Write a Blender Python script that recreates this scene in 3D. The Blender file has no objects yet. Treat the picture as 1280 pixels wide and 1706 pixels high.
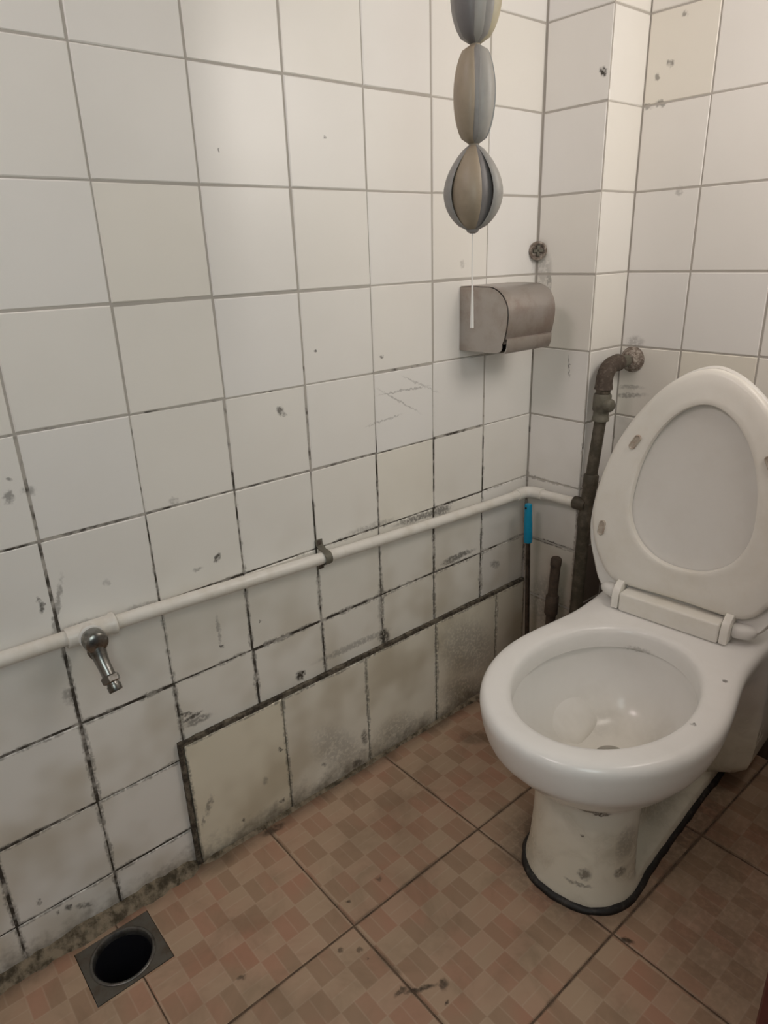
import bpy, bmesh, math, random
from mathutils import Vector, Matrix, noise as mnoise

random.seed(7)
scene = bpy.context.scene
C = scene.collection
PI = math.pi

# ------------------------------------------------------------------ camera, world, light, exposure
cam_d = bpy.data.cameras.new('camera')
cam = bpy.data.objects.new('camera', cam_d)
C.objects.link(cam)
cam_d.sensor_fit = 'HORIZONTAL'
cam_d.sensor_width = 36.0
cam_d.lens = 1144.677 / 1280 * 36.0
cam_d.clip_start = 0.02
_r = Vector((0.649516, 0.759707, -0.031209))
_d = Vector((0.250442, -0.252511, -0.934621))
_f = Vector((-0.717919, 0.599236, -0.354273))
m = Matrix.Identity(4)
for i in range(3):
    m[i][0], m[i][1], m[i][2] = _r[i], -_d[i], -_f[i]
m.translation = Vector((0.99226, -0.35254, 1.06574))
cam.matrix_world = m
scene.camera = cam
scene.cycles.max_bounces = 7
scene.cycles.diffuse_bounces = 4
scene.cycles.glossy_bounces = 3
scene.cycles.adaptive_threshold = 0.08

scene.view_settings.view_transform = 'Standard'
scene.view_settings.look = 'None'
scene.view_settings.gamma = 1.0
scene.view_settings.use_curve_mapping = False
scene.view_settings.exposure = 0.0

world = bpy.data.worlds.new('world')
scene.world = world
world.use_nodes = True
bg = world.node_tree.nodes['Background']
bg.inputs[0].default_value = (0.86, 0.94, 1.0, 1)
bg.inputs[1].default_value = 0.06

def area_light(name, loc, target, sx, sy, watts, col):
    ld = bpy.data.lights.new(name, 'AREA')
    ld.shape = 'RECTANGLE'; ld.size, ld.size_y = sx, sy
    ld.energy = watts; ld.color = col
    lo = bpy.data.objects.new(name, ld); C.objects.link(lo)
    lo.location = loc
    lo.rotation_euler = (Vector(target) - Vector(loc)).to_track_quat('-Z', 'Y').to_euler()
    return lo
# daylight through the window in the right wall and from the hall through the doorway, plus an added warm fill behind
area_light('window_daylight', (.895, .78, 1.45), (0, .78, 1.35), .40, .40, 3.3, (1.0, .92, .84))
area_light('rear_warm_fill', (.45, -1.08, 2.0), (.45, .2, 1.6), .50, .50, 10.3, (1.0, .86, .85))
area_light('hall_daylight', (1.40, -.50, 1.30), (0, .50, .70), .50, .70, 4.5, (.88, 1.0, .97))

# ------------------------------------------------------------------ helpers
def link(name, mesh, mat=None, parent=None):
    o = bpy.data.objects.new(name, mesh)
    C.objects.link(o)
    if mat is not None and not mesh.materials:
        mesh.materials.append(mat)
    if parent is not None:
        o.parent = parent
    return o

def tag(o, label=None, cat=None, group=None, kind=None):
    if label: o['label'] = label
    if cat: o['category'] = cat
    if group: o['group'] = group
    if kind: o['kind'] = kind
    return o

def empty(name, loc=(0, 0, 0), rz=0):
    o = bpy.data.objects.new(name, None)
    o.empty_display_size = 0.05
    C.objects.link(o)
    o.location = loc
    o.rotation_euler = (0, 0, rz)
    return o

def from_bm(name, bm, mat, parent=None, origin=(0, 0, 0), smooth=False, angle=None):
    me = bpy.data.meshes.new(name)
    bmesh.ops.recalc_face_normals(bm, faces=bm.faces[:])
    if any(origin):
        bmesh.ops.translate(bm, verts=bm.verts[:], vec=-Vector(origin))
    bm.to_mesh(me); bm.free()
    if smooth:
        me.polygons.foreach_set('use_smooth', [True] * len(me.polygons))
        if angle:
            try: me.set_sharp_from_angle(angle=math.radians(angle))
            except Exception: pass
    return link(name, me, mat, parent)

def bm_box(bm, lo, hi, bevel=0.0, seg=2, mat4=None):
    r = bmesh.ops.create_cube(bm, size=1.0)
    vs = r['verts']
    lo, hi = Vector(lo), Vector(hi)
    for v in vs:
        v.co = Vector((lo[i] + (v.co[i] + .5) * (hi[i] - lo[i]) for i in range(3)))
    if bevel > 0:
        es = {e for v in vs for e in v.link_edges}
        out = bmesh.ops.bevel(bm, geom=list(es), offset=bevel, segments=seg, affect='EDGES', profile=.5)
        vs = list({v for f in out['faces'] for v in f.verts} | {v for v in vs if v.is_valid})
    if mat4 is not None:
        bmesh.ops.transform(bm, matrix=mat4, verts=vs)
    return vs

def frame_of(d):
    d = Vector(d).normalized()
    a = Vector((0, 0, 1)) if abs(d.z) < .9 else Vector((1, 0, 0))
    u = d.cross(a).normalized()
    return u, d.cross(u).normalized(), d

def bm_lathe(bm, p, d, prof, n=24, caps=True):
    """prof: (distance along d from p, radius)"""
    p = Vector(p); u, v, w = frame_of(d)
    rings = []
    for t, r in prof:
        rings.append([bm.verts.new(p + w * t + (u * math.cos(2 * PI * k / n) + v * math.sin(2 * PI * k / n)) * r) for k in range(n)])
    for a, b in zip(rings, rings[1:]):
        for k in range(n):
            bm.faces.new((a[k], a[(k + 1) % n], b[(k + 1) % n], b[k]))
    if caps:
        bm.faces.new(rings[0][::-1]); bm.faces.new(rings[-1])
    return rings

def bm_tube(bm, pts, r, n=16, caps=True):
    pts = [Vector(p) for p in pts]
    rs = r if isinstance(r, (list, tuple)) else [r] * len(pts)
    tang = []
    for i in range(len(pts)):
        a = pts[max(i - 1, 0)]; b = pts[min(i + 1, len(pts) - 1)]
        tang.append((b - a).normalized())
    u, v, w = frame_of(tang[0])
    rings = []
    for i, p in enumerate(pts):
        if i:
            ax = tang[i - 1].cross(tang[i])
            if ax.length > 1e-7:
                q = Matrix.Rotation(tang[i - 1].angle(tang[i]), 3, ax.normalized())
                u = q @ u; v = q @ v
        rings.append([bm.verts.new(p + (u * math.cos(2 * PI * k / n) + v * math.sin(2 * PI * k / n)) * rs[i]) for k in range(n)])
    for a, b in zip(rings, rings[1:]):
        for k in range(n):
            bm.faces.new((a[k], a[(k + 1) % n], b[(k + 1) % n], b[k]))
    if caps:
        bm.faces.new(rings[0][::-1]); bm.faces.new(rings[-1])
    return rings

def arc(p0, corner, p1, n=8):
    """smooth bend from p0 to p1 around corner (quadratic)"""
    p0, c, p1 = Vector(p0), Vector(corner), Vector(p1)
    return [(1 - t) ** 2 * p0 + 2 * t * (1 - t) * c + t * t * p1 for t in [i / n for i in range(n + 1)]]

def bm_prism(bm, poly, z0, z1, M=None, bevel=0.0, seg=2):
    """poly: list of (a,b); extruded from z0 to z1; M maps local to target"""
    lo = [bm.verts.new((a, b, z0)) for a, b in poly]
    hi = [bm.verts.new((a, b, z1)) for a, b in poly]
    n = len(poly)
    bm.faces.new(lo[::-1]); top = bm.faces.new(hi)
    for k in range(n):
        bm.faces.new((lo[k], lo[(k + 1) % n], hi[(k + 1) % n], hi[k]))
    vs = lo + hi
    if bevel > 0:
        es = [e for e in top.edges]
        out = bmesh.ops.bevel(bm, geom=es, offset=bevel, segments=seg, affect='EDGES', profile=.5)
        vs = list({v for f in out['faces'] for v in f.verts} | {v for v in vs if v.is_valid})
    if M is not None:
        bmesh.ops.transform(bm, matrix=M, verts=vs)
    return vs

# ------------------------------------------------------------------ materials
class NT:
    def __init__(self, name):
        self.mat = bpy.data.materials.new(name)
        self.mat.use_nodes = True
        self.t = self.mat.node_tree
        self.b = self.t.nodes['Principled BSDF']
    def n(self, typ, **kw):
        nd = self.t.nodes.new(typ)
        for k, v in kw.items():
            setattr(nd, k, v)
        return nd
    def l(self, a, b):
        self.t.links.new(a, b)
    def val(self, sock, v):
        if hasattr(v, 'is_linked') or isinstance(v, bpy.types.NodeSocket):
            self.l(v, sock)
        else:
            sock.default_value = v
    def math(self, op, a, b=None, c=None, clamp=False):
        nd = self.n('ShaderNodeMath', operation=op); nd.use_clamp = clamp
        self.val(nd.inputs[0], a)
        if b is not None: self.val(nd.inputs[1], b)
        if c is not None: self.val(nd.inputs[2], c)
        return nd.outputs[0]
    def remap(self, x, a, b, c=0.0, d=1.0, smooth=True):
        nd = self.n('ShaderNodeMapRange')
        if smooth: nd.interpolation_type = 'SMOOTHSTEP'
        nd.clamp = True
        self.val(nd.inputs[0], x)
        for i, v in enumerate((a, b, c, d)): self.val(nd.inputs[i + 1], v)
        return nd.outputs[0]
    def mix(self, f, a, b):
        nd = self.n('ShaderNodeMix', data_type='RGBA')
        self.val(nd.inputs[0], f)
        self.val(nd.inputs[6], a if not isinstance(a, tuple) else (*a, 1)[:4])
        self.val(nd.inputs[7], b if not isinstance(b, tuple) else (*b, 1)[:4])
        return nd.outputs[2]
    def noise(self, scale, detail=4, rough=.55, vec=None, dist=0.0):
        nd = self.n('ShaderNodeTexNoise')
        nd.inputs['Scale'].default_value = scale
        nd.inputs['Detail'].default_value = detail
        nd.inputs['Roughness'].default_value = rough
        nd.inputs['Distortion'].default_value = dist
        if vec is not None: self.l(vec, nd.inputs['Vector'])
        return nd.outputs[0]
    def pos(self):
        if not hasattr(self, '_p'):
            self._p = self.n('ShaderNodeNewGeometry').outputs['Position']
        return self._p
    def xyz(self, vec=None):
        s = self.n('ShaderNodeSeparateXYZ'); self.l(vec or self.pos(), s.inputs[0])
        return s.outputs
    def attr(self, name, typ='GEOMETRY'):
        a = self.n('ShaderNodeAttribute'); a.attribute_name = name; a.attribute_type = typ
        return a.outputs['Fac']
    def bump(self, h, strength=.2, dist=.001):
        bp = self.n('ShaderNodeBump')
        bp.inputs['Strength'].default_value = strength
        bp.inputs['Distance'].default_value = dist
        self.l(h, bp.inputs['Height'])
        self.l(bp.outputs[0], self.b.inputs['Normal'])
    def blobs(self, items, warp):
        """items: (centre, rotation, radii, strength) in world space; returns the strongest mask"""
        acc = None
        for c, rot, rad, s in items:
            mp = self.n('ShaderNodeMapping', vector_type='TEXTURE')
            mp.inputs['Location'].default_value = c
            mp.inputs['Rotation'].default_value = rot
            mp.inputs['Scale'].default_value = rad
            self.l(warp, mp.inputs['Vector'])
            ln = self.n('ShaderNodeVectorMath', operation='LENGTH'); self.l(mp.outputs[0], ln.inputs[0])
            k = self.remap(ln.outputs['Value'], .55, 1.35, s, 0.0)
            acc = k if acc is None else self.math('MAXIMUM', acc, k)
        return acc
    def warped(self, scale=120, amt=.006):
        nz = self.n('ShaderNodeTexNoise'); nz.inputs['Scale'].default_value = scale; nz.inputs['Detail'].default_value = 3
        self.l(self.pos(), nz.inputs['Vector'])
        sub = self.n('ShaderNodeVectorMath', operation='SUBTRACT'); self.l(nz.outputs['Color'], sub.inputs[0]); sub.inputs[1].default_value = (.5, .5, .5)
        sc = self.n('ShaderNodeVectorMath', operation='SCALE'); self.l(sub.outputs[0], sc.inputs[0]); sc.inputs['Scale'].default_value = amt
        ad = self.n('ShaderNodeVectorMath', operation='ADD'); self.l(self.pos(), ad.inputs[0]); self.l(sc.outputs[0], ad.inputs[1])
        return ad.outputs[0]

# marks on the tiles: (a, b, ra, rb, angle, strength) in the plane of each surface
ML = [(0.2542, 0.8186, 0.0074, 0.0069, 2.27, 0.8), (0.262, 0.8122, 0.0061, 0.0031, 2.95, 0.5), (-0.1777, 0.7741, 0.01, 0.0058, 1.39, 0.55), (-0.1737, 0.7969, 0.0036, 0.0033, 2.78, 0.6), (-0.1523, 0.7772, 0.0091, 0.0067, 2.85, 0.5), (-0.1693, 0.6038, 0.0093, 0.004, 1.42, 0.8), (-0.1717, 0.6164, 0.0046, 0.0031, 1.52, 0.8), (0.107, 0.5925, 0.0089, 0.005, 0.76, 0.9), (0.0709, 0.5845, 0.0082, 0.0033, -3.14, 0.4), (0.0921, 0.46, 0.029, 0.0033, 1.61, 0.4), (0.0938, 0.4279, 0.005, 0.0032, 2.51, 0.8), (0.2476, 0.2945, 0.0103, 0.0086, 2.07, 1), (0.2547, 0.2973, 0.0083, 0.0057, 2.26, 1), (0.0222, 0.314, 0.0203, 0.0043, -3.04, 0.9), (0.0125, 0.3253, 0.0134, 0.0035, 2.82, 0.8), (0.1878, 1.2092, 0.0032, 0.0019, 1.34, 0.8), (0.3788, 1.2378, 0.0027, 0.0023, 1.03, 0.8), (0.3335, 0.9098, 0.003, 0.0025, 1.55, 0.8), (0.4809, 0.8826, 0.0044, 0.0033, 2.94, 0.7), (0.6966, 1.0379, 0.0069, 0.0066, 2.59, 0.3), (0.1746, 0.4451, 0.0028, 0.0021, 2.25, 0.8), (0.025, 0.1206, 0.0212, 0.0068, 1.21, 0.55), (0.1829, 0.1589, 0.0069, 0.0045, 2.15, 1), (0.1761, 0.0354, 0.0085, 0.0044, 2.72, 0.9), (0.0877, 0.0443, 0.0062, 0.0036, 1.79, 0.8), (0.143, 0.106, 0.0106, 0.0063, 1.78, 0.4), (0.0091, 0.0925, 0.0134, 0.0036, 1.47, 0.5), (0.3206, 0.0814, 0.0926, 0.0426, 2.25, 0.33), (0.3909, 0.0743, 0.0227, 0.0099, 1.64, 0.75), (0.369, 0.0167, 0.0199, 0.0131, 2.65, 0.75), (0.2816, 0.0645, 0.0092, 0.0051, 2.36, 0.6), (0.4899, 0.0371, 0.0791, 0.0453, 2.86, 0.35), (0.452, -0.001, 0.0481, 0.0114, 3.09, 0.5), (0.7187, 0.1546, 0.1194, 0.0728, 2.4, 0.38), (0.7053, 0.0394, 0.0906, 0.0536, 2.65, 0.42), (0.6949, 0.4096, 0.0487, 0.0065, 3.12, 0.75), (0.6694, 0.4042, 0.0297, 0.0048, 3.08, 0.7), (0.8217, 0.3467, 0.0193, 0.009, 2.72, 0.5), (0.5392, 0.8125, 0.0638, 0.0018, 3.13, 0.4), (0.523, 0.7939, 0.0573, 0.0018, 2.6, 0.35), (0.5794, 0.8185, 0.05, 0.0014, 2.69, 0.3), (0.4834, 0.7629, 0.044, 0.0018, -3.04, 0.35), (-0.2709, 0.1094, 0.0073, 0.0034, 1.54, 0.8), (-0.2325, 0.0662, 0.0076, 0.0045, 1.99, 0.8), (-0.2105, 0.0537, 0.0144, 0.0047, 2.59, 0.6), (-0.2499, 0.0697, 0.0055, 0.0032, 1.81, 0.8), (-0.1506, 0.5938, 0.0461, 0.0042, 1.26, 0.5), (-0.1148, 0.5546, 0.0347, 0.0081, 3.05, 0.3), (-0.161, 0.448, 0.0146, 0.0085, 1.54, 0.45), (-0.0266, 0.5519, 0.0287, 0.0064, 3.05, 0.35), (0.0473, 0.71, 0.0079, 0.0059, 2.92, 0.35), (-0.0752, 0.6112, 0.0061, 0.0051, 1.92, 0.25), (0.5833, 0.5375, 0.0777, 0.0072, 3.12, 0.7), (0.6372, 0.5367, 0.0288, 0.0116, 3.04, 0.7), (0.4432, 0.5528, 0.0608, 0.0081, 3.12, 0.35), (0.4595, 0.3825, 0.0638, 0.0079, 1.54, 0.4), (0.4641, 0.2938, 0.0197, 0.0137, 2.05, 0.9), (0.3828, 0.3061, 0.0893, 0.0078, 3.13, 0.4), (0.032, 0.3025, 0.0254, 0.0079, 3.11, 0.6)]
MA = [(0.1337, 1.3664, 0.0089, 0.0067, 2.31, 1), (0.0997, 0.8199, 0.0207, 0.0023, 1.65, 0.6), (0.0805, 0.394, 0.0556, 0.0045, -3.12, 0.85), (0.0359, 0.9931, 0.0247, 0.0063, 1.64, 0.5), (0.0185, 1.0176, 0.0371, 0.022, 1.67, 0.3), (0.0763, 0.2373, 0.0715, 0.0501, 1.26, 0.35)]
MB_ = [(0.1991, 1.3818, 0.0079, 0.0054, 2.61, 0.8), (0.1746, 1.3636, 0.0065, 0.0046, 2.05, 0.6), (0.2189, 1.4563, 0.0062, 0.0042, 2.08, 0.6), (0.1862, 1.3175, 0.0116, 0.0059, 2.89, 0.6), (0.1613, 1.3151, 0.0105, 0.005, 2.91, 0.5), (0.2451, 1.1587, 0.0091, 0.007, 2.05, 0.35), (0.1814, 0.8646, 0.0198, 0.0128, -3.1, 0.35), (0.1821, 0.7492, 0.0375, 0.0054, -3.01, 0.5), (0.1802, 0.7665, 0.0317, 0.0053, -3.02, 0.35)]
MF = [(0.4515, 0.1392, 0.0262, 0.0046, -2.04, 0.9), (0.4345, 0.1146, 0.0111, 0.0053, -1.61, 0.8), (0.4697, 0.1706, 0.0093, 0.0074, 2.25, 0.8), (0.4932, 0.156, 0.0044, 0.0027, 2.31, 0.9), (0.2566, 0.1494, 0.0043, 0.0035, -2.48, 0.8), (0.2566, 0.2212, 0.0066, 0.0051, -2.36, 0.6), (0.6193, 0.446, 0.0105, 0.0046, -2.69, 0.9), (0.3191, 0.0862, 0.0042, 0.0038, 2.98, 0.7), (0.3392, 0.1103, 0.0049, 0.0041, -2.43, 0.6), (0.359, 0.1094, 0.003, 0.0029, 2.89, 0.8), (0.2508, -0.0573, 0.0072, 0.0041, -1.99, 0.7), (0.0288, 0.1375, 0.0234, 0.0093, -1.71, 0.8), (0.1119, 0.6323, 0.0417, 0.0208, -2.29, 0.4)]
YC, YB, XE, XB1 = 0.9306, 1.0507, 0.1497, 0.2870
def plane_blobs():
    out = []
    for a, b, ra, rb, an, s in ML:
        out.append(((0, a, b), (an, 0, 0), (.02, ra, rb), s))
    for L_, yy in ((MA, YC), (MB_, YB)):
        for a, b, ra, rb, an, s in L_:
            out.append(((a, yy, b), (0, -an, 0), (ra, .02, rb), s))
    return out

def mat_tile(marks=()):
    t = NT('glazed_tile')
    x, y, z = t.xyz()
    tint = t.attr('tint', 'OBJECT')
    edge = t.attr('edge')
    base = t.mix(tint, (.86, .845, .82), (.83, .775, .635))
    low = t.remap(z, .95, .28)
    film_z = t.remap(z, .72, .20)
    nz = t.noise(26, 3, .7, t.pos())
    nf = t.noise(150, 1, .6, t.pos())
    big = t.noise(7, 2, .6, t.pos())
    # faint overall film of grime, thicker low down and in patches
    film = t.math('MULTIPLY', t.remap(big, .38, .72), t.math('MULTIPLY_ADD', film_z, .52, .03))
    col = t.mix(film, base, (.44, .37, .25))
    # grime creeping from the joints over the tile edges
    thr = t.math('MULTIPLY_ADD', low, -.62, 1.28)
    e = t.math('ADD', edge, t.math('MULTIPLY', t.math('SUBTRACT', nz, .5), 1.5))
    creep = t.remap(e, thr, t.math('ADD', thr, .35))
    creep = t.math('MULTIPLY', creep, t.remap(nf, .25, .6))
    col = t.mix(t.math('MULTIPLY', creep, .6), col, (.085, .075, .055))
    # brown dirt close to the floor
    fl = t.remap(t.math('ADD', z, t.math('MULTIPLY', t.math('SUBTRACT', nz, .5), .10)), .055, -.01)
    col = t.mix(t.math('MULTIPLY', fl, .8), col, (.11, .085, .055))
    # brown grime gathered in the corner by the brush
    cg = t.math('MULTIPLY', t.remap(y, .70, .93), t.remap(t.math('ADD', z, t.math('MULTIPLY', t.math('SUBTRACT', big, .5), .35)), .62, .25))
    col = t.mix(t.math('MULTIPLY', cg, .5), col, (.30, .235, .15))
    # rust, filth and painted-in shade behind the toilet, on the side of the boxed corner
    filth_shade = t.math('MULTIPLY', t.remap(t.math('ADD', x, t.math('MULTIPLY', nz, .02)), .128, .146), t.remap(y, .934, .945))
    filth_shade = t.math('MULTIPLY', filth_shade, t.remap(t.math('ADD', z, t.math('MULTIPLY', t.math('SUBTRACT', big, .5), .3)), .62, .36))
    col = t.mix(t.math('MULTIPLY', filth_shade, .88), col, (.075, .05, .038))
    if marks:
        mk = t.blobs(marks, t.warped(140, .012))
        mk = t.math('MULTIPLY', mk, t.remap(nf, .30, .55, .35, 1.0))
        col = t.mix(mk, col, (.05, .043, .035))
    t.l(col, t.b.inputs['Base Color'])
    t.l(t.math('ADD', t.math('MULTIPLY', t.math('ADD', film, creep), .35), .30, clamp=True), t.b.inputs['Roughness'])
    t.b.inputs['Specular IOR Level'].default_value = .45
    return t.mat

def mat_grout():
    t = NT('mouldy_grout')
    x, y, z = t.xyz()
    low = t.math('MULTIPLY', t.remap(z, 1.12, .50), t.remap(y, .95, .70, .45, 1.0))
    nz = t.noise(20, 3, .75, t.pos())
    f = t.remap(t.math('ADD', t.math('MULTIPLY', low, .30), nz), .66, .84)
    col = t.mix(f, (.47, .44, .40), (.05, .042, .033))
    t.l(col, t.b.inputs['Base Color']); t.b.inputs['Roughness'].default_value = .85
    return t.mat

def mat_floor_tile():
    t = NT('basket_weave_tile')
    # tile-local coordinates: the print is six by six pairs of small bricks on each tile
    tc = t.n('ShaderNodeTexCoord').outputs['Object']
    x, y, z = t.xyz(tc)
    rnd = t.n('ShaderNodeObjectInfo').outputs['Random']
    CELL = .0495
    u = t.math('MULTIPLY_ADD', x, 1 / CELL, 3.0); v = t.math('MULTIPLY_ADD', y, 1 / CELL, 3.0)
    iu, iv = t.math('FLOOR', u), t.math('FLOOR', v)
    fu, fv = t.math('FRACT', u), t.math('FRACT', v)
    par = t.math('FLOORED_MODULO', t.math('ADD', t.math('ADD', iu, iv), 0.0), 2.0)   # 0: bricks lie along x
    par = t.math('GREATER_THAN', par, .5)
    a = t.math('ADD', t.math('MULTIPLY', fv, t.math('SUBTRACT', 1.0, par)), t.math('MULTIPLY', fu, par))   # across the pair
    b = t.math('ADD', t.math('MULTIPLY', fu, t.math('SUBTRACT', 1.0, par)), t.math('MULTIPLY', fv, par))   # along the bricks
    half = t.math('FLOOR', t.math('MULTIPLY', a, 2.0)); fa = t.math('FRACT', t.math('MULTIPLY', a, 2.0))
    da = t.math('MULTIPLY', t.math('MINIMUM', fa, t.math('SUBTRACT', 1.0, fa)), CELL / 2)
    db = t.math('MULTIPLY', t.math('MINIMUM', b, t.math('SUBTRACT', 1.0, b)), CELL)
    line = t.remap(t.math('MINIMUM', da, db), .0006, .0017, 1.0, 0.0)
    cv = t.n('ShaderNodeCombineXYZ'); t.l(iu, cv.inputs[0]); t.l(t.math('MULTIPLY_ADD', half, 17.3, iv), cv.inputs[1]); t.l(t.math('MULTIPLY', rnd, 31), cv.inputs[2])
    wn = t.n('ShaderNodeTexWhiteNoise', noise_dimensions='3D'); t.l(cv.outputs[0], wn.inputs['Vector'])
    w = wn.outputs['Value']
    warm = t.noise(7, 2, .5, t.pos())
    wr = t.remap(t.math('ADD', t.math('MULTIPLY', w, .25), warm), .50, .82)
    dark = t.mix(wr, (.390, .262, .176), (.445, .238, .160))
    light = t.mix(wr, (.475, .340, .236), (.485, .312, .218))
    col = t.mix(par, dark, light)
    col = t.mix(t.math('MULTIPLY', t.remap(w, .3, 1.0), .22), col, (.52, .38, .27))
    col = t.mix(t.math('MULTIPLY', line, .32), col, (.56, .43, .32))
    nz = t.noise(9, 4, .65, t.pos(), .6); nf = t.noise(90, 2, .6, t.pos())
    g = t.math('MULTIPLY', t.remap(nz, .42, .75), .40)
    col = t.mix(g, col, (.20, .145, .09))
    edge = t.attr('edge')
    ee = t.remap(t.math('ADD', edge, t.math('SUBTRACT', nz, .5)), .75, 1.2)
    col = t.mix(t.math('MULTIPLY', ee, .5), col, (.07, .05, .032))
    px, py, pz = t.xyz()
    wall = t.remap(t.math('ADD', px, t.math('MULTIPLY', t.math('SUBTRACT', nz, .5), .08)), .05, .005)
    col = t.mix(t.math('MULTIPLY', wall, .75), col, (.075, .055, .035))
    items = [((a_, b_, 0), (0, 0, an), (ra, rb, .05), s) for a_, b_, ra, rb, an, s in MF]
    items += [((.470, .53, 0), (0, 0, 0), (.135, .135, .05), .72), ((.50, .74, 0), (0, 0, 0), (.125, .24, .05), .62), ((.76, .72, 0), (0, 0, 0), (.16, .30, .05), .35)]      # dirt ring round the toilet foot; last item darkens the floor further right
    mk = t.blobs(items, t.warped(90, .014))
    mk = t.math('MULTIPLY', mk, t.remap(nf, .3, .6, .5, 1.0))
    col = t.mix(mk, col, (.045, .032, .022))
    t.l(col, t.b.inputs['Base Color'])
    t.l(t.math('MULTIPLY_ADD', nz, .3, .32), t.b.inputs['Roughness'])
    t.b.inputs['Specular IOR Level'].default_value = .35
    return t.mat

def mat_simple(name, col, rough=.5, metal=0.0, var=.0, col2=None, scale=30, bump=0.0, spec=.5, thr=(.4, .7)):
    t = NT(name)
    if col2:
        nz = t.noise(scale, 5, .65, t.pos())
        c = t.mix(t.math('MULTIPLY', t.remap(nz, thr[0], thr[1]), var or 1.0), col, col2)
        t.l(c, t.b.inputs['Base Color'])
        if bump: t.bump(nz, bump, .002)
    else:
        t.b.inputs['Base Color'].default_value = (*col, 1)
        if bump: t.bump(t.noise(scale, 4, .6, t.pos()), bump, .002)
    t.b.inputs['Roughness'].default_value = rough
    t.b.inputs['Metallic'].default_value = metal
    t.b.inputs['Specular IOR Level'].default_value = spec
    return t.mat

TW, TYAW = Vector((.455, .81, 0)), math.radians(5)
def tw(x, y, z):
    c, s = math.cos(TYAW), math.sin(TYAW)
    return (TW.x + c * x - s * y, TW.y + s * x + c * y, z)

def mat_porcelain():
    t = NT('toilet_porcelain')
    x, y, z = t.xyz()
    nz = t.noise(14, 3, .6, t.pos(), .4); nf = t.noise(160, 2, .6, t.pos())
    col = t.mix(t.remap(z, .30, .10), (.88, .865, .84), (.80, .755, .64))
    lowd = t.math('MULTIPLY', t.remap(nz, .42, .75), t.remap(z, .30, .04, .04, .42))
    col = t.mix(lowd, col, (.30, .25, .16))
    it = [(tw(.0444, -.367, .207), (.030, .02, .005), .75), (tw(.030, -.373, .2115), (.010, .02, .005), .95), (tw(.058, -.358, .203), (.013, .02, .0045), .95),
          (tw(.0356, -.3715, .1506), (.003, .02, .003), 1), (tw(.0449, -.367, .0717), (.010, .02, .012), .7), (tw(.037, -.371, .048), (.022, .02, .004), .55),
          (tw(.0864, -.3208, .0722), (.006, .02, .010), .7), (tw(.088, -.316, .13), (.010, .03, .035), .35), (tw(.063, -.11, .055), (.03, .010, .009), 1), (tw(.063, -.06, .05), (.03, .03, .02), .5), (tw(.06, -.09, .115), (.05, .13, .085), .5), (tw(-.06, -.09, .115), (.05, .13, .085), .5),  # wide pair at the end darkens the web: dirt plus painted shade
          (tw(.1478, -.1397, .383), (.004, .005, .02), .7), (tw(.1532, -.2835, .384), (.0035, .004, .02), .7), (tw(-.105, -.36, .27), (.004, .02, .004), .8),
          (tw(-.03, -.075, .345), (.03, .02, .006), .35)]
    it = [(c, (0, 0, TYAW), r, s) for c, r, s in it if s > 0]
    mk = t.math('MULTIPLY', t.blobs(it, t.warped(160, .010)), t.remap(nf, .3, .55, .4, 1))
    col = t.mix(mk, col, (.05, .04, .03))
    t.l(col, t.b.inputs['Base Color'])
    t.l(t.math('MULTIPLY_ADD', lowd, .5, .20), t.b.inputs['Roughness'])
    t.b.inputs['Coat Weight'].default_value = .0
    t.b.inputs['Coat Roughness'].default_value = .08
    return t.mat

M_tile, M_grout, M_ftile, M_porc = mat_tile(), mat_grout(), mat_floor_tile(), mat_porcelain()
M_fgrout = mat_simple('floor_grout', (.15, .098, .065), .9, col2=(.055, .036, .024), scale=40, bump=.3)
M_plaster = mat_simple('white_plaster', (.74, .72, .68), .7, col2=(.66, .63, .58), scale=6)
M_concrete = mat_simple('hall_floor', (.30, .28, .25), .8, col2=(.22, .20, .18), scale=8)
M_redwood = mat_simple('dark_red_paint', (.105, .022, .016), .45, col2=(.06, .014, .012), scale=25)
M_pvc = mat_simple('white_plastic_pipe', (.80, .775, .72), .32, col2=(.62, .57, .48), scale=18, var=.5)
M_chrome = mat_simple('tarnished_chrome', (.33, .325, .31), .28, 1.0, col2=(.16, .15, .13), scale=60)
M_brass = mat_simple('dirty_brass', (.16, .125, .08), .5, .8, col2=(.09, .075, .055), scale=60)
M_steel = mat_simple('dull_stainless', (.47, .44, .42), .38, 1.0, col2=(.34, .27, .23), scale=14, var=.7)
M_flap = mat_simple('bright_stainless', (.60, .57, .55), .35, 1.0, col2=(.5, .45, .42), scale=20)
M_rust = mat_simple('rusty_iron', (.085, .064, .05), .8, .15, col2=(.19, .155, .125), scale=110, bump=.5, thr=(.45, .75))
M_iron = mat_simple('dark_iron_pipe', (.062, .052, .036), .6, .2, col2=(.12, .10, .075), scale=50, bump=.2)
M_greyfit = mat_simple('grey_green_fitting', (.17, .16, .125), .6, .2, col2=(.10, .09, .07), scale=40, bump=.2)
M_oldcap = mat_simple('limed_rust', (.16, .125, .10), .85, 0, col2=(.42, .37, .32), scale=120, bump=.5, thr=(.42, .62))
M_brownpipe = mat_simple('brown_corroded_pipe', (.085, .06, .042), .8, 0, col2=(.045, .032, .024), scale=60, bump=.5)
M_dirt = mat_simple('dirty_mortar', (.27, .22, .155), .95, col2=(.06, .048, .03), scale=45, bump=.8, thr=(.38, .66))
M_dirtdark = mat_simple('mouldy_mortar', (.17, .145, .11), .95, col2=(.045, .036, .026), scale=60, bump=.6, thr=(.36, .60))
M_black = mat_simple('black_sealant', (.016, .014, .013), .55, col2=(.10, .085, .07), scale=55, bump=.6, thr=(.5, .8))
M_blue = mat_simple('blue_plastic', (.0, .27, .46), .35, col2=(.0, .22, .40), scale=20)
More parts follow.
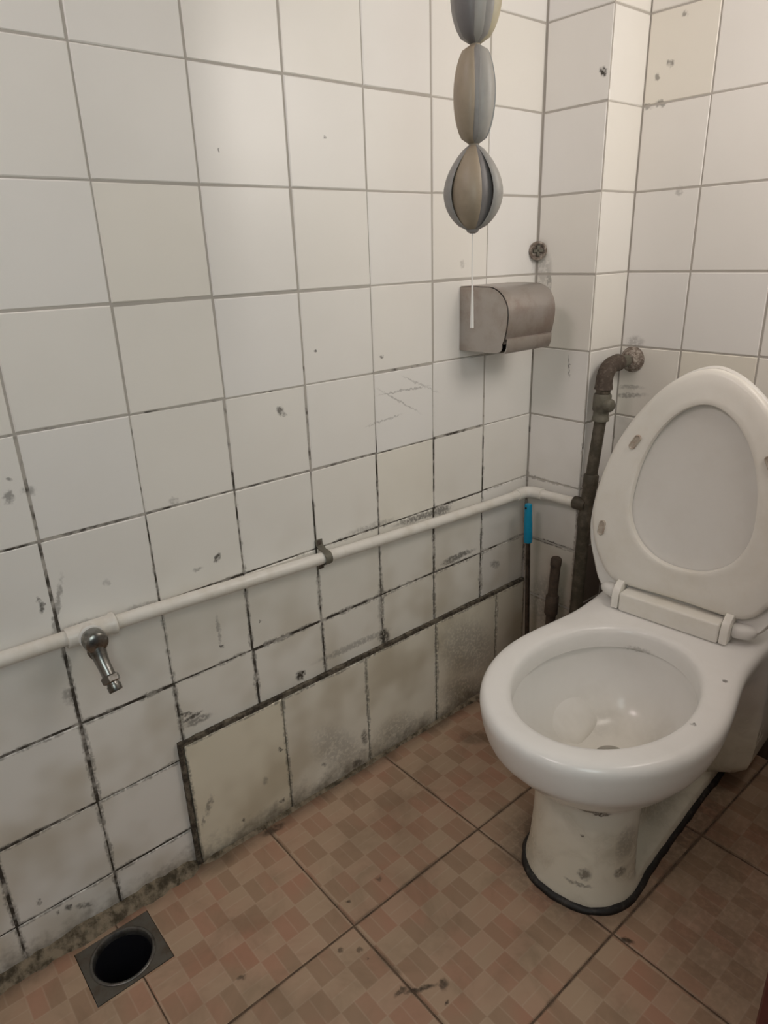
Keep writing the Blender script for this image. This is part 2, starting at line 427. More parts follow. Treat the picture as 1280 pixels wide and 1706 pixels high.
M_rod = mat_simple('dark_metal_rod', (.12, .10, .085), .35, .8, col2=(.06, .05, .04), scale=30)
M_brist = mat_simple('grey_bristle', (.25, .25, .25), .9)
M_plate = mat_simple('drain_plate_steel', (.155, .145, .125), .5, .55, col2=(.12, .095, .07), scale=30)
M_ring = mat_simple('drain_ring_steel', (.20, .195, .185), .35, .8, col2=(.10, .09, .08), scale=40)
M_hole = mat_simple('drain_inside', (.012, .012, .016), .35)
M_seat = mat_simple('seat_plastic', (.87, .845, .785), .3, col2=(.74, .685, .58), scale=8, var=.5, thr=(.45, .8))
M_lid = mat_simple('lid_plastic', (.80, .785, .75), .35, col2=(.74, .71, .66), scale=7, var=.5)
M_bump = mat_simple('rubber_bumper', (.52, .47, .40), .6, col2=(.36, .27, .21), scale=60)
M_water = mat_simple('drain_water', (.035, .028, .02), .05)
M_cord = mat_simple('white_cord', (.82, .80, .76), .6)
M_strip = [mat_simple(n, c, .45, col2=c2, scale=22, var=.8) for n, c, c2 in (
    ('beige_fabric', (.34, .275, .20), (.27, .22, .16)), ('cream_fabric', (.46, .41, .29), (.38, .33, .24)),
    ('grey_fabric', (.30, .285, .27), (.22, .21, .20)), ('blue_grey_fabric', (.185, .205, .215), (.27, .265, .26)),
    ('dark_grey_fabric', (.16, .15, .15), (.22, .205, .20)), ('pale_grey_fabric', (.36, .345, .32), (.29, .28, .27)))]
M_glass = mat_simple('frosted_pane', (.9, .9, .9), .5)
M_frame = mat_simple('grey_window_frame', (.55, .55, .53), .5)

# ------------------------------------------------------------------ setting
P = .154                      # tile pitch
Z0 = 1.3172                   # height of a joint; others lie P apart
CEIL = 2.60
YF = -1.09                    # wall behind, on the left outside the frame
XR = 0.90                     # inner face of the right wall
REC = .0011                   # how far the joints lie back

def struct(name, boxes, mat):
    bm = bmesh.new()
    for lo, hi in boxes: bm_box(bm, lo, hi)
    return tag(from_bm(name, bm, mat), kind='structure')

DR = (.033, .145, -.247, -.123)          # drain cut-out x0,x1,y0,y1
fz = -REC
floor = struct('floor', [((-.12, YF - .1, -.12), (DR[0], YB + .1, fz)), ((DR[1], YF - .1, -.12), (1.02, YB + .1, fz)),
                         ((DR[0], YF - .1, -.12), (DR[1], DR[2], fz)), ((DR[0], DR[3], -.12), (DR[1], YB + .1, fz))], M_fgrout)
wall_left = struct('wall_left', [((-.12, YF - .1, -.0), (-REC, YB + .1, CEIL))], M_grout)
wall_corner = struct('wall_corner', [((-REC, YC + REC, 0), (XE - REC, YB + .1, CEIL))], M_grout)
wall_back = struct('wall_back', [((XE - REC, YB + REC, 0), (1.02, YB + .1, CEIL))], M_grout)
wall_front = struct('wall_front', [((-REC, YF - .1, 0), (1.02, YF, CEIL))], M_plaster)
ceiling = struct('ceiling', [((-.12, YF - .1, CEIL), (1.02, YB + .1, CEIL + .08))], M_plaster)
WY0, WY1, WZ0, WZ1 = .55, 1.01, 1.22, 1.68
DY0, DY1, DZ = -.66, .165, 2.02
wall_right = struct('wall_right', [((XR, YF, 0), (XR + .1, DY0, CEIL)), ((XR, DY0, DZ), (XR + .1, DY1, CEIL)), ((XR, DY1, 0), (XR + .1, WY0, CEIL)),
                                   ((XR, WY0, 0), (XR + .1, YB + REC, WZ0)), ((XR, WY0, WZ1), (XR + .1, YB + REC, CEIL)), ((XR, WY1, WZ0), (XR + .1, YB + REC, WZ1))], M_plaster)
# dark red door frame round the doorway the camera looks through
d1 = tag(empty('door_1', (XR, -.25, 0)), kind='structure')
for nm, lo, hi in (('door_jamb', (.885, .135, 0), (1.03, DY1, DZ)), ('door_jamb', (.885, DY0, 0), (1.03, DY0 + .03, DZ)), ('door_head', (.885, DY0, DZ), (1.03, DY1, DZ + .03))):
    bm = bmesh.new(); bm_box(bm, lo, hi, .002, 1)
    from_bm(nm, bm, M_redwood, d1, d1.location)
# high window that lights the room
w1 = tag(empty('window_1', (XR + .05, (WY0 + WY1) / 2, WZ0)), kind='structure')
bm = bmesh.new()
for lo, hi in (((XR + .02, WY0, WZ0), (XR + .07, WY1, WZ0 + .025)), ((XR + .02, WY0, WZ1 - .025), (XR + .07, WY1, WZ1)), ((XR + .02, WY0, WZ0), (XR + .07, WY0 + .025, WZ1)), ((XR + .02, WY1 - .025, WZ0), (XR + .07, WY1, WZ1))):
    bm_box(bm, lo, hi)
from_bm('window_frame', bm, M_frame, w1, w1.location)
bm = bmesh.new(); bm_box(bm, (XR + .043, WY0 + .02, WZ0 + .02), (XR + .048, WY1 - .02, WZ1 - .02))
from_bm('window_pane', bm, M_glass, w1, w1.location)
w2 = tag(empty('added_window', (.45, YF, 1.72)), kind='structure')  # unseen frame and pane added to dress the warm fill light
bm = bmesh.new()
for lo, hi in (((.17, YF, 1.72), (.73, YF + .008, 1.75)), ((.17, YF, 2.25), (.73, YF + .008, 2.28)), ((.17, YF, 1.75), (.20, YF + .008, 2.25)), ((.70, YF, 1.75), (.73, YF + .008, 2.25))):
    bm_box(bm, lo, hi)
from_bm('window_frame', bm, M_frame, w2, w2.location)
bm = bmesh.new(); bm_box(bm, (.20, YF, 1.75), (.70, YF + .003, 2.25))
from_bm('window_pane', bm, M_glass, w2, w2.location)

# ---- tiles: one mesh per size, an object for every tile
_tiles = {}
def tile_mesh(w, h, t=.006, mat=None, soft=.0016, inset=.013):
    k = (round(w, 4), round(h, 4), t, mat.name)
    if k in _tiles: return _tiles[k]
    vs, ed = [], []
    for ins, zz, e in ((0, -t, 1), (0, -soft * .9, 1), (soft, 0, 1), (min(inset, w * .3, h * .3), .0, 0)):
        for sx, sy in ((-1, -1), (1, -1), (1, 1), (-1, 1)):
            vs.append((sx * (w / 2 - ins), sy * (h / 2 - ins), zz)); ed.append(e)
    fs = [(3, 2, 1, 0)]
    for r in range(3):
        for k2 in range(4):
            a, b = r * 4 + k2, r * 4 + (k2 + 1) % 4
            fs.append((a, b, b + 4, a + 4))
    fs.append((12, 13, 14, 15))
    me = bpy.data.meshes.new('tile'); me.from_pydata(vs, [], fs); me.materials.append(mat)
    at = me.attributes.new('edge', 'FLOAT', 'POINT')
    at.data.foreach_set('value', [float(e) for e in ed])
    _tiles[k] = me
    return me

BASIS = {'x': Matrix(((0, 0, 1), (1, 0, 0), (0, 1, 0))), 'y': Matrix(((1, 0, 0), (0, 0, -1), (0, 1, 0))), 'z': Matrix.Identity(3)}
def put_tile(name, parent, axis, pos, w, h, tint=0.0, proud=0.0, jit=1.0, t=.006, mat=None):
    me = tile_mesh(w, h, t, mat or M_tile)
    o = bpy.data.objects.new(name, me); C.objects.link(o); o.parent = parent
    R = BASIS[axis]
    j = Matrix.Rotation(math.radians(random.gauss(0, .16) * jit), 3, 'Z') @ Matrix.Rotation(math.radians(random.gauss(0, .22) * jit), 3, 'X') @ Matrix.Rotation(math.radians(random.gauss(0, .22) * jit), 3, 'Y')
    mm = (R @ j).to_4x4()
    off = R @ Vector((random.gauss(0, .0006) * jit, random.gauss(0, .0006) * jit, proud + random.gauss(0, .00025) * jit))
    mm.translation = Vector(pos) + off
    o.matrix_local = mm
    o['tint'] = float(tint)
    if mat is None:
        # a tile that carries marks gets the glaze with just those marks
        inv = mm.inverted(); mine = []
        for b in MARKS:
            p = inv @ Vector(b[0])
            rr = max(r for r in b[2] if r != .02) * 1.4
            if abs(p.x) < w / 2 + rr and abs(p.y) < h / 2 + rr and abs(p.z) < .02: mine.append(b)
        if mine:
            o.material_slots[0].link = 'OBJECT'
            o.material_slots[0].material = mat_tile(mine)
    return o
MARKS = plane_blobs()

G = .0028                       # joint width
SK = .270                       # top of the large tiles along the left wall
creams = {(0, 1): .55, (3, 4): .75, (2, 4): .4, (0, 2): .4, (0, 3): .35, (1, 3): .3, (1, 4): .3, (0, 4): .4, (1, 5): .5, (0, 5): .45, (2, 6): .55, (3, 6): .7, (4, 6): .65, (1, 6): .5, (0, 6): .5, (3, 3): 0.0, (4, 4): .35, (5, 4): .3, (2, 5): .55, (3, 5): .5, (4, 5): .4}
rows = [(r, Z0 - (r + 1) * P, Z0 - r * P) for r in range(-8, 9)]
for c in range(-7, 6):
    y0, y1 = c * P, (c + 1) * P
    if c == 5: y1 = YC - .0005
    for r, z0, z1 in rows:
        z1 = min(z1, CEIL)
        if r == 8: z0 = -.004
        if c >= 0:
            if r > 6: continue
            if r == 6: z0 = SK + .001
        tn = creams.get((c, r), max(0, random.gauss(.14, .12)))
        put_tile('tile', wall_left, 'x', (0, (y0 + y1) / 2, (z0 + z1) / 2), y1 - y0 - G, z1 - z0 - G, tn * .6)
# large skirting tiles, standing proud of the wall
ys = [-.004, .198, .405, .613, .822, YC - .001]
for k in range(5):
    put_tile('skirting_tile', wall_left, 'x', (.0, (ys[k] + ys[k + 1]) / 2, (SK + .001) / 2 - .001), ys[k + 1] - ys[k] - .0025, SK - .001, [.95, .6, .7, .8, .7][k], proud=.009, jit=.7, t=.0125)
# boxed corner: front (faces the room) and side, then the back wall
xs_b = [XE, XB1] + [XB1 + P * k for k in (1, 2, 3)] + [XR]
for r, z0, z1 in rows:
    z1 = min(z1, CEIL)
    if r == 8: z0 = -.004
    zz, hh = (z0 + z1) / 2, z1 - z0 - G
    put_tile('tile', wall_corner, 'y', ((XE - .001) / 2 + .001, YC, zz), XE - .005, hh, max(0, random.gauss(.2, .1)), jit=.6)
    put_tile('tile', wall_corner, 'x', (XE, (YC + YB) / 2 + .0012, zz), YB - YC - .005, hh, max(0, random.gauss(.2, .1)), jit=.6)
    for k in range(5):
        put_tile('tile', wall_back, 'y', ((xs_b[k] + xs_b[k + 1]) / 2, YB, zz), xs_b[k + 1] - xs_b[k] - G, hh, max(0, random.gauss(.22, .12)), jit=.7)

# floor tiles
fx = [0.0, .299, .597, .896]
fy = [-1.087, -.783, -.479, -.175, .129, .440, .744, YB]
for i in range(3):
    for k in range(7):
        x0, x1, y0, y1 = fx[i], fx[i + 1], fy[k], fy[k + 1]
        cx, cy = (x0 + x1) / 2, (y0 + y1) / 2
        if i == 0 and k in (2, 3):
            # cut round the floor drain
            cyc = cy; g2 = .0012
            a0, a1 = x0 + g2, x1 - g2; b0, b1 = y0 + g2, y1 - g2
            if k == 2: poly = [(a0, b0), (a1, b0), (a1, b1), (DR[1], b1), (DR[1], DR[2]), (DR[0], DR[2]), (DR[0], b1), (a0, b1)]
            else: poly = [(a0, b1), (a0, b0), (DR[0], b0), (DR[0], DR[3]), (DR[1], DR[3]), (DR[1], b0), (a1, b0), (a1, b1)]
            bm = bmesh.new()
            bm_prism(bm, [(a - cx, b - cy) for a, b in poly], -.008, 0)
            o = from_bm('floor_tile', bm, M_ftile, floor); o.location = (cx, cy, 0)
            me = o.data
            at = me.attributes.new('edge', 'FLOAT', 'POINT'); at.data.foreach_set('value', [.35] * len(me.vertices))
        else:
            put_tile('floor_tile', floor, 'z', (cx, cy, 0), x1 - x0 - .0026, y1 - y0 - .0026, 0, jit=.25, t=.008, mat=M_ftile)

# crumbling mortar where the left wall meets the floor
def mortar(name, y0, y1, wmin, wmax, h, x0=0.0):
    bm = bmesh.new(); n = int((y1 - y0) / .006); prev = None
    for i in range(n + 1):
        y = y0 + (y1 - y0) * i / n
        e = min(1, i / 4, (n - i) / 4)
        a = mnoise.noise(Vector((y * 22, 1.3, h))) * .5 + .5; b = mnoise.noise(Vector((y * 60, 7.1, h))) * .5 + .5
        w = (wmin + (wmax - wmin) * (a * .7 + b * .3)) * (.3 + .7 * e)
        hh = h * (.45 + .7 * b * a + .2 * a) * (.2 + .8 * e)
        pr = [(0, hh), (w * .25, hh * .85), (w * .6, hh * .42), (w, -.0008)]
        row = [bm.verts.new((x0 + px, y, pz + (.0015 * mnoise.noise(Vector((px * 300, y * 300, 2))) if 0 < k < 3 else 0))) for k, (px, pz) in enumerate(pr)]
        row.append(bm.verts.new((x0, y, -.0008)))
        if prev:
            for k in range(5):
                bm.faces.new((prev[k], prev[(k + 1) % 5], row[(k + 1) % 5], row[k]))
        else: first = row
        prev = row
    bm.faces.new(first); bm.faces.new(prev[::-1])
    return tag(from_bm(name, bm, M_dirt, smooth=True, angle=50), kind='structure')
mortar('trim_1', YF + .002, -.006, .012, .036, .026)
mortar('trim_2', -.004, YC - .004, .004, .012, .009, x0=.0091)

def bar(name, lo, hi, amp, nseg, axis):
    bm = bmesh.new(); lo, hi = Vector(lo), Vector(hi); prev = None
    for i in range(nseg + 1):
        t = i / nseg; a = lo[axis] + (hi[axis] - lo[axis]) * t
        nz_ = lambda k: amp * mnoise.noise(Vector((a * 90, k * 3.7, lo.x * 50)))
        o2 = 3 - axis if axis else 1
        row = []
        for k, (u, v) in enumerate(((0, 0), (1, 0), (1, 1), (0, 1))):
            c = [0, 0, 0]; c[axis] = a
            c[0] = (lo.x if u == 0 else hi.x + nz_(k)); c[o2] = (lo[o2] if v == 0 else hi[o2] + nz_(k + 5))
            row.append(bm.verts.new(c))
        if prev:
            for k in range(4): bm.faces.new((prev[k], prev[(k + 1) % 4], row[(k + 1) % 4], row[k]))
        else: bm.faces.new(row)
        prev = row
    bm.faces.new(prev[::-1])
    return tag(from_bm(name, bm, M_dirtdark, smooth=True, angle=50), kind='structure')
bar('trim_3', (.0004, -.0125, .004), (.0088, -.0052, .272), .0018, 60, 2)  # mortar strip that also paints the shadow line beside the proud skirting
bar('trim_4', (.0004, -.012, .2695), (.0082, YC - .004, .2775), .0016, 160, 1)

# ------------------------------------------------------------------ toilet
toilet = tag(empty('toilet', (TW.x, TW.y, 0), TYAW), 'white ceramic toilet bowl with raised seat and lid in the back corner', 'toilet')
TF = TW
def smooth(t):
    t = max(0, min(1, t)); return t * t * (3 - 2 * t)
def lerp(a, b, t): return a + (b - a) * t
YREAR = .225
def hw_outer(y, p):
    yc, bf, a, web, rear, ex, y1, y2, y3 = p
    if y <= yc:
        k = max(0, 1 - (abs(yc - y) / bf) ** ex)
        return a * k ** (1 / ex)
    if y < y1: h = lerp(a, web, smooth((y - yc) / (y1 - yc)))
    elif y < y2: h = web
    else: h = lerp(web, rear, smooth((y - y2) / (y3 - y2)))
    # rounded back corners
    rc = .03
    if y > YREAR - rc:
        d = (y - (YREAR - rc)) / rc
        h -= rc * (1 - math.sqrt(max(0, 1 - d * d)))
    return h
# z : yc, front length, half width of bowl, half width of web, half width of rear, exponent
LV0 = [(-.002, -.285, .100, .101, .096, .098, 2.2), (.014, -.285, .100, .101, .096, .098, 2.2), (.024, -.285, .0985, .099, .092, .098, 2.2),
      (.034, -.285, .0975, .097, .058, .100, 2.2), (.050, -.285, .096, .0955, .050, .135, 2.15), (.07, -.285, .0945, .0945, .050, .156, 2.15), (.12, -.285, .0925, .0925, .050, .163, 2.1),
      (.175, -.284, .0925, .0925, .052, .164, 2.1), (.203, -.283, .0945, .0945, .060, .164, 2.1), (.217, -.281, .106, .1030, .074, .164, 2.05),
      (.235, -.278, .132, .121, .090, .165, 2.0), (.257, -.275, .161, .142, .108, .165, 2.0), (.284, -.271, .190, .163, .128, .166, 2.0),
      (.31, -.268, .216, .179, .146, .167, 2.0), (.335, -.266, .227, .187, .156, .168, 2.0), (.355, -.265, .2325, .190, .162, .168, 2.0),
      (.368, -.265, .234, .191, .164, .167, 2.0), (.377, -.265, .232, .189, .162, .165, 2.0), (.383, -.265, .226, .183, .156, .159, 2.0), (.3855, -.265, .217, .174, .148, .150, 2.0)]
LV = []
for z_, yc_, bf_, a_, wb_, rr_, ex_ in LV0:
    k_ = smooth((z_ - .17) / .14)                       # low down the web starts right behind the front lobe
    LV.append((z_, (yc_, bf_, a_, wb_, rr_, ex_, lerp(-.225, -.05, k_), lerp(.03, -.01, k_), lerp(.075, .06, k_))))
NH = 64
def outline(p, shrink=0.0):
    yc, bf = p[0], p[1]
    yf = yc - bf
    ring = []
    half = []
    for k in range(NH + 1):
        s = k / NH
        # dense near the front, even further back
        y = yf + (YREAR - shrink - yf) * (s ** 1.9 * .6 + s * .4 if s < 1 else 1)
        half.append((max(.0005, hw_outer(y, p)), y))
    half[0] = (0, yf)
    for w, y in half: ring.append((w, y))
    for w, y in half[-1:0:-1]: ring.append((-w, y))
    return ring
def catmull(a, b, c, d, t):
    return tuple(.5 * (2 * b[i] + (c[i] - a[i]) * t + (2 * a[i] - 5 * b[i] + 4 * c[i] - d[i]) * t * t + (3 * b[i] - a[i] - 3 * c[i] + d[i]) * t ** 3) for i in range(len(a)))
rings = []
flat = [(z, *p) for z, p in LV]
for i in range(len(flat) - 1):
    a, b, c, d = flat[max(i - 1, 0)], flat[i], flat[i + 1], flat[min(i + 2, len(flat) - 1)]
    for s in range(3):
        q = catmull(a, b, c, d, s / 3) if i not in (1, 2, 3, 4) else tuple(lerp(b[j], c[j], s / 3) for j in range(len(b)))
        rings.append([(x, y, q[0]) for x, y in outline(q[1:])])
q = flat[-1]
rings.append([(x, y, q[0]) for x, y in outline(q[1:])])
# inner side: the hole is an ellipse about (0,-.264)
HC, HA, HB = -.262, .141, .188
NP = len(rings[0])
def inner(cx, cy, a, b, z, n=2.0):
    # same number of points, matched by direction to the outer ring
    out = []
    ref = rings[-1]
    for x, y, _ in ref:
        ang = math.atan2(x, -(y - cy))
        out.append((cx + a * math.sin(ang), cy - b * math.cos(ang), z))
    return out
def even_inner(cy, a, b, z, mixf):
    """blend between direction-matched and evenly spaced sampling"""
    A = inner(0, cy, a, b, z)
    out = []
    for k in range(NP):
        ang0 = math.atan2(A[k][0] / a, -(A[k][1] - cy) / b) % (2 * PI)
        ang1 = 2 * PI * k / NP
        if k == 0: ang0 = 0
        an = lerp(ang0, ang1, mixf)
        out.append((a * math.sin(an), cy - b * math.cos(an), z))
    return out
IN = [(HC, HA + .012, HB + .012, .3858), (HC, HA + .005, HB + .005, .3845), (HC, HA, HB, .380), (HC, HA - .003, HB - .003, .372), (HC, HA - .004, HB - .004, .352), (HC, HA - .0035, HB - .0035, .345),
      (HC, HA + .004, HB + .004, .343), (HC, HA + .003, HB + .002, .338)]
for t in [i / 10 for i in range(1, 11)]:
    k = math.cos(t * PI / 2 * .93)
    IN.append((lerp(HC, -.205, t), lerp(.034, HA + .002, k), lerp(.034, HB, k), .338 - .145 * math.sin(t * PI / 2) ** 1.15))
IN += [(-.205, .031, .031, .188), (-.203, .029, .029, .170), (-.200, .029, .029, .140)]
for i, (cy, a, b, z) in enumerate(IN):
    rings.append(even_inner(cy, a, b, z, min(1, i / 6)))
bm = bmesh.new()
V = [[bm.verts.new(v) for v in rg] for rg in rings]
for a, b in zip(V, V[1:]):
    for k in range(NP):
        try: bm.faces.new((a[k], a[(k + 1) % NP], b[(k + 1) % NP], b[k]))
        except ValueError: pass
bm.faces.new(V[0][::-1]); bm.faces.new(V[-1])
bmesh.ops.remove_doubles(bm, verts=bm.verts[:], dist=1e-5)
bowl = from_bm('bowl', bm, M_porc, toilet, smooth=True, angle=60)
bm = bmesh.new(); bm_lathe(bm, (0, -.202, .150), (0, 0, 1), [(0, .0285), (.006, .0285)], 24)
from_bm('drain_water', bm, M_water, toilet)['label'] = 'dark water in the bowl outlet'
# black seal round the foot
bm = bmesh.new()
op = outline(flat[0][1:])
bead = [Vector((x * 1.0, y, 0)) for x, y in op]
nb = len(bead); prev = None; ringsb = []
for k in range(nb):
    a, b = bead[k - 1], bead[(k + 1) % nb]
    tg = (b - a).normalized(); nr = Vector((tg.y, -tg.x, 0))
    wv = 1 + .45 * mnoise.noise(Vector((bead[k].x * 30, bead[k].y * 30, 3)))
    rr = .0062 * wv; hh = .0085 * (1 + .35 * mnoise.noise(Vector((bead[k].x * 50, bead[k].y * 50, 9))))
    ringsb.append([bm.verts.new(bead[k] + nr * (rr * 1.45) + Vector((0, 0, .0004))), bm.verts.new(bead[k] + nr * rr + Vector((0, 0, hh * .65))), bm.verts.new(bead[k] + nr * .001 + Vector((0, 0, hh * 1.1))), bm.verts.new(bead[k] - nr * .006 + Vector((0, 0, hh))), bm.verts.new(bead[k] - nr * .006 + Vector((0, 0, .0004)))])
for k in range(nb):
    a, b = ringsb[k], ringsb[(k + 1) % nb]
    for j in range(5): bm.faces.new((a[j], a[(j + 1) % 5], b[(j + 1) % 5], b[j]))
from_bm('foot_seal', bm, M_black, toilet, smooth=True)['label'] = 'blackened sealant bead round the foot'

# seat and lid stand up: local frame s (across), r (up), n (towards the viewer)
TILT = math.radians(6.5)
Zc, Yc_ = math.cos(TILT), math.sin(TILT)
HZ = .400
LM = Matrix(((1, 0, 0, 0), (0, Yc_, -Zc, 0), (0, Zc, Yc_, HZ), (0, 0, 0, 1)))      # (s,r,n) -> toilet local; n points to -y
half = [(0, .0), (.09, .0), (.127, .001), (.149, .010), (.1625, .028), (.1735, .056), (.186, .09), (.1925, .125), (.1935, .15), (.191, .188), (.181, .243), (.164, .298), (.14, .348), (.112, .391), (.083, .424), (.050, .449), (.022, .462), (0, .466)]
def spline(pts, n):
    out = []
    for i in range(len(pts) - 1):
        a = pts[i - 1] if i else (-pts[1][0], pts[1][1]); b, c = pts[i], pts[i + 1]
        d = pts[i + 2] if i + 2 < len(pts) else (-pts[-2][0], pts[-2][1])
        for s in range(n): out.append(catmull(a, b, c, d, s / n))
    out.append(pts[-1]); return out
def mirror(h):
    return list(h) + [(-x, y) for x, y in h[-2:0:-1]]
def offset_loop(lp, d):
    n = len(lp); out = []
    for k in range(n):
        a, b = Vector(lp[k - 1]), Vector(lp[(k + 1) % n]); tg = (b - a).normalized()
        out.append((lp[k][0] - tg.y * d, lp[k][1] + tg.x * d))
    return out
lid_o = mirror(spline(half, 3))
def slab(bm, loop, prof, cap0=True, cap1=True):
    """prof: (inset, n) ; loops stacked"""
    R_ = [[bm.verts.new((x, y, nn)) for x, y in (offset_loop(loop, ins) if ins else loop)] for ins, nn in prof]
    n = len(loop)
    for a, b in zip(R_, R_[1:]):
        for k in range(n): bm.faces.new((a[k], a[(k + 1) % n], b[(k + 1) % n], b[k]))
    if cap0: bm.faces.new(R_[0][::-1])
    if cap1: bm.faces.new(R_[-1])
    return R_
bm = bmesh.new()
slab(bm, lid_o, [(.03, -.020), (.012, -.018), (.003, -.012), (0, -.004), (.001, .001), (.004, .003), (.008, .0015), (.012, .0)])
bmesh.ops.transform(bm, matrix=LM, verts=bm.verts[:])
lid = from_bm('lid', bm, M_lid, toilet, smooth=True, angle=50)
# seat ring
sh = [(0, .032), (.09, .030), (.120, .033), (.141, .045), (.158, .068), (.173, .098), (.1835, .132), (.1875, .158), (.1855, .192), (.1765, .244), (.160, .299), (.1365, .348), (.109, .390), (.0805, .422), (.0485, .446), (.021, .4575), (0, .461)]
seat_o = mirror(spline(sh, 3))
def egg(k, n):
    an = 2 * PI * k / n
    s, c = math.sin(an), -math.cos(an)
    a, rc = .111, .20
    if c < 0: return (a * math.copysign(abs(s) ** .88, s), rc + .106 * c)
    return (a * math.copysign(abs(s) ** 1.06, s), rc + .199 * math.copysign(abs(c) ** .97, c))
ns = len(seat_o)
seat_i = [egg(k, ns) for k in range(ns)]
bm = bmesh.new()
prof = [('o', 0, .002), ('o', 0, .008), ('o', .003, .0125), ('o', .010, .0150), ('m', .5, .0158), ('i', -.012, .0158), ('i', -.005, .0168), ('i', -.001, .0150), ('i', 0, .011), ('i', 0, .002)]
LR = []
for kd, v, nn in prof:
    if kd == 'o': lp = offset_loop(seat_o, v) if v else seat_o
    elif kd == 'i': lp = offset_loop(seat_i, v) if v else seat_i
    else: lp = [(lerp(a[0], b[0], v), lerp(a[1], b[1], v)) for a, b in zip(seat_o, seat_i)]
    LR.append([bm.verts.new((x, y, nn)) for x, y in lp])
LR.append(LR[0])
for a, b in zip(LR, LR[1:]):
    for k in range(ns): bm.faces.new((a[k], a[(k + 1) % ns], b[(k + 1) % ns], b[k]))
bmesh.ops.transform(bm, matrix=LM, verts=bm.verts[:])
seat = from_bm('seat', bm, M_seat, toilet, smooth=True, angle=50)
# rubber bumpers on the underside of the seat
for s, r, an in ((-.118, .315, -28), (.118, .315, 28), (-.160, .135, -6), (.160, .135, 6)):
    bm = bmesh.new()
    lp = []
    for k in range(24):
        t = 2 * PI * k / 24; x = .0065 * math.cos(t); y = .0065 * math.sin(t) + (.009 if math.sin(t) >= 0 else -.009)
        lp.append((x, y))
    slab(bm, lp, [(0, 0), (0, .004), (.0012, .0052), (.0022, .0045), (.003, .003)])
    bmesh.ops.transform(bm, matrix=LM @ Matrix.Translation((s, r, .0148)) @ Matrix.Rotation(math.radians(an), 4, 'Z'), verts=bm.verts[:])
    from_bm('bumper', bm, M_bump, seat, smooth=True, angle=40)
# hinge cover between the lugs, lugs, and the ends of the lid hinge
bm = bmesh.new(); bm_box(bm, (-.095, -.036, .3862), (.095, .004, .426), .005, 3)
hb = from_bm('hinge_cover', bm, M_seat, toilet, smooth=True, angle=40)
for s in (-1, 1):
    bm = bmesh.new()
    poly = [(-.034, .389), (-.034, .412), (-.028, .428), (-.019, .437), (-.012, .440), (.004, .440), (.006, .400), (.0, .389)]
    Mx = Matrix(((0, 0, 1, s * .1035), (1, 0, 0, 0), (0, 1, 0, 0), (0, 0, 0, 1)))
    bm_prism(bm, poly, -.0068, .0068, Mx, .002, 2)
    from_bm('hinge_lug', bm, M_seat, seat, smooth=True, angle=40)
    bm = bmesh.new()
    bm_lathe(bm, (s * .1105, -.003, .4085), (s, .06, .10), [(0, .0140), (.001, .0150), (.014, .0150), (.026, .0135), (.034, .0095), (.038, .004)], 20)
    from_bm('hinge_barrel', bm, M_lid, lid, smooth=True, angle=50)

# ------------------------------------------------------------------ white water pipe along the wall
RP = .0112
wp = tag(empty('water_pipe', (.02, .30, .53)), 'white plastic water pipe running along the left wall into the corner', 'pipe')
def pz(y): return .5565 - .0385 * smooth((y + .35) / 1.25) if y > -.35 else .5565
bm = bmesh.new()
ptsL = [(.020 + .001 * math.sin(y * 9), y, pz(y)) for y in [YF + .004 + (.885 - YF - .004) * i / 30 for i in range(31)]]
bm_tube(bm, ptsL, RP, 16)
from_bm('wall_run', bm, M_pvc, wp, wp.location, True, 50)
bm = bmesh.new(); zc = pz(.89)
bm_tube(bm, [(.020, .868, zc), (.020, .884, zc)] + arc((.020, .886, zc), (.020, .911, zc), (.045, .911, zc + .001)) + [(.050, .911, zc + .001), (.064, .911, zc + .002)], RP + .0028, 16)
from_bm('corner_elbow', bm, M_pvc, wp, wp.location, True, 50)
bm = bmesh.new(); bm_tube(bm, [(.05, .911, zc + .001), (.155, .911, zc + .005)], RP, 16)
from_bm('corner_run', bm, M_pvc, wp, wp.location, True, 50)
bm = bmesh.new(); bm_lathe(bm, (.020, -.152, pz(-.12)), (0, 1, -.01), [(0, RP + .0035), (.001, RP + .0042), (.052, RP + .0042)], 20)
bm_lathe(bm, (.020, -.102, pz(-.1)), (0, 1, -.01), [(0, RP + .0042), (.014, RP + .0042), (.017, RP + .0062), (.021, RP + .0062), (.023, RP + .003)], 20)
bm_lathe(bm, (.020, -.1215, pz(-.1)), (1, 0, 0), [(0, .0160), (.016, .0160)], 20)
tee = from_bm('tee_fitting', bm, M_pvc, wp, wp.location, True, 40)
bm = bmesh.new(); bm_lathe(bm, (.0345, -.1215, pz(-.1)), (1, 0, 0), [(0, .0150), (.001, .0178), (.004, .0182), (.005, .0165)], 18)
from_bm('thread_tape', bm, M_cord, wp, wp.location, True, 40)

# saddle clamp holding the pipe
cl = tag(empty('pipe_clamp', (0, .312, pz(.312))), 'small rusty metal saddle clamp round the white pipe', 'clamp')
bm = bmesh.new()
rc = RP + .0022
prof = [(.0012, .030), (.0030, .020), (.012, .0135)] + [(.020 + rc * math.cos(t), rc * math.sin(t)) for t in [math.radians(a) for a in range(70, -71, -14)]] + [(.012, -.0135), (.0030, -.020), (.0012, -.030)]
rows_ = []
for k, (px, pzz) in enumerate(prof):
    rows_.append([bm.verts.new((px + dx, dy, pzz)) for dx, dy in ((0, -.0075), (0, .0075), (.0018, .0075), (.0018, -.0075))])
for a, b in zip(rows_, rows_[1:]):
    for k in range(4): bm.faces.new((a[k], a[(k + 1) % 4], b[(k + 1) % 4], b[k]))
bm.faces.new(rows_[0]); bm.faces.new(rows_[-1][::-1])
from_bm('strap', bm, M_greyfit, cl, smooth=True, angle=40)
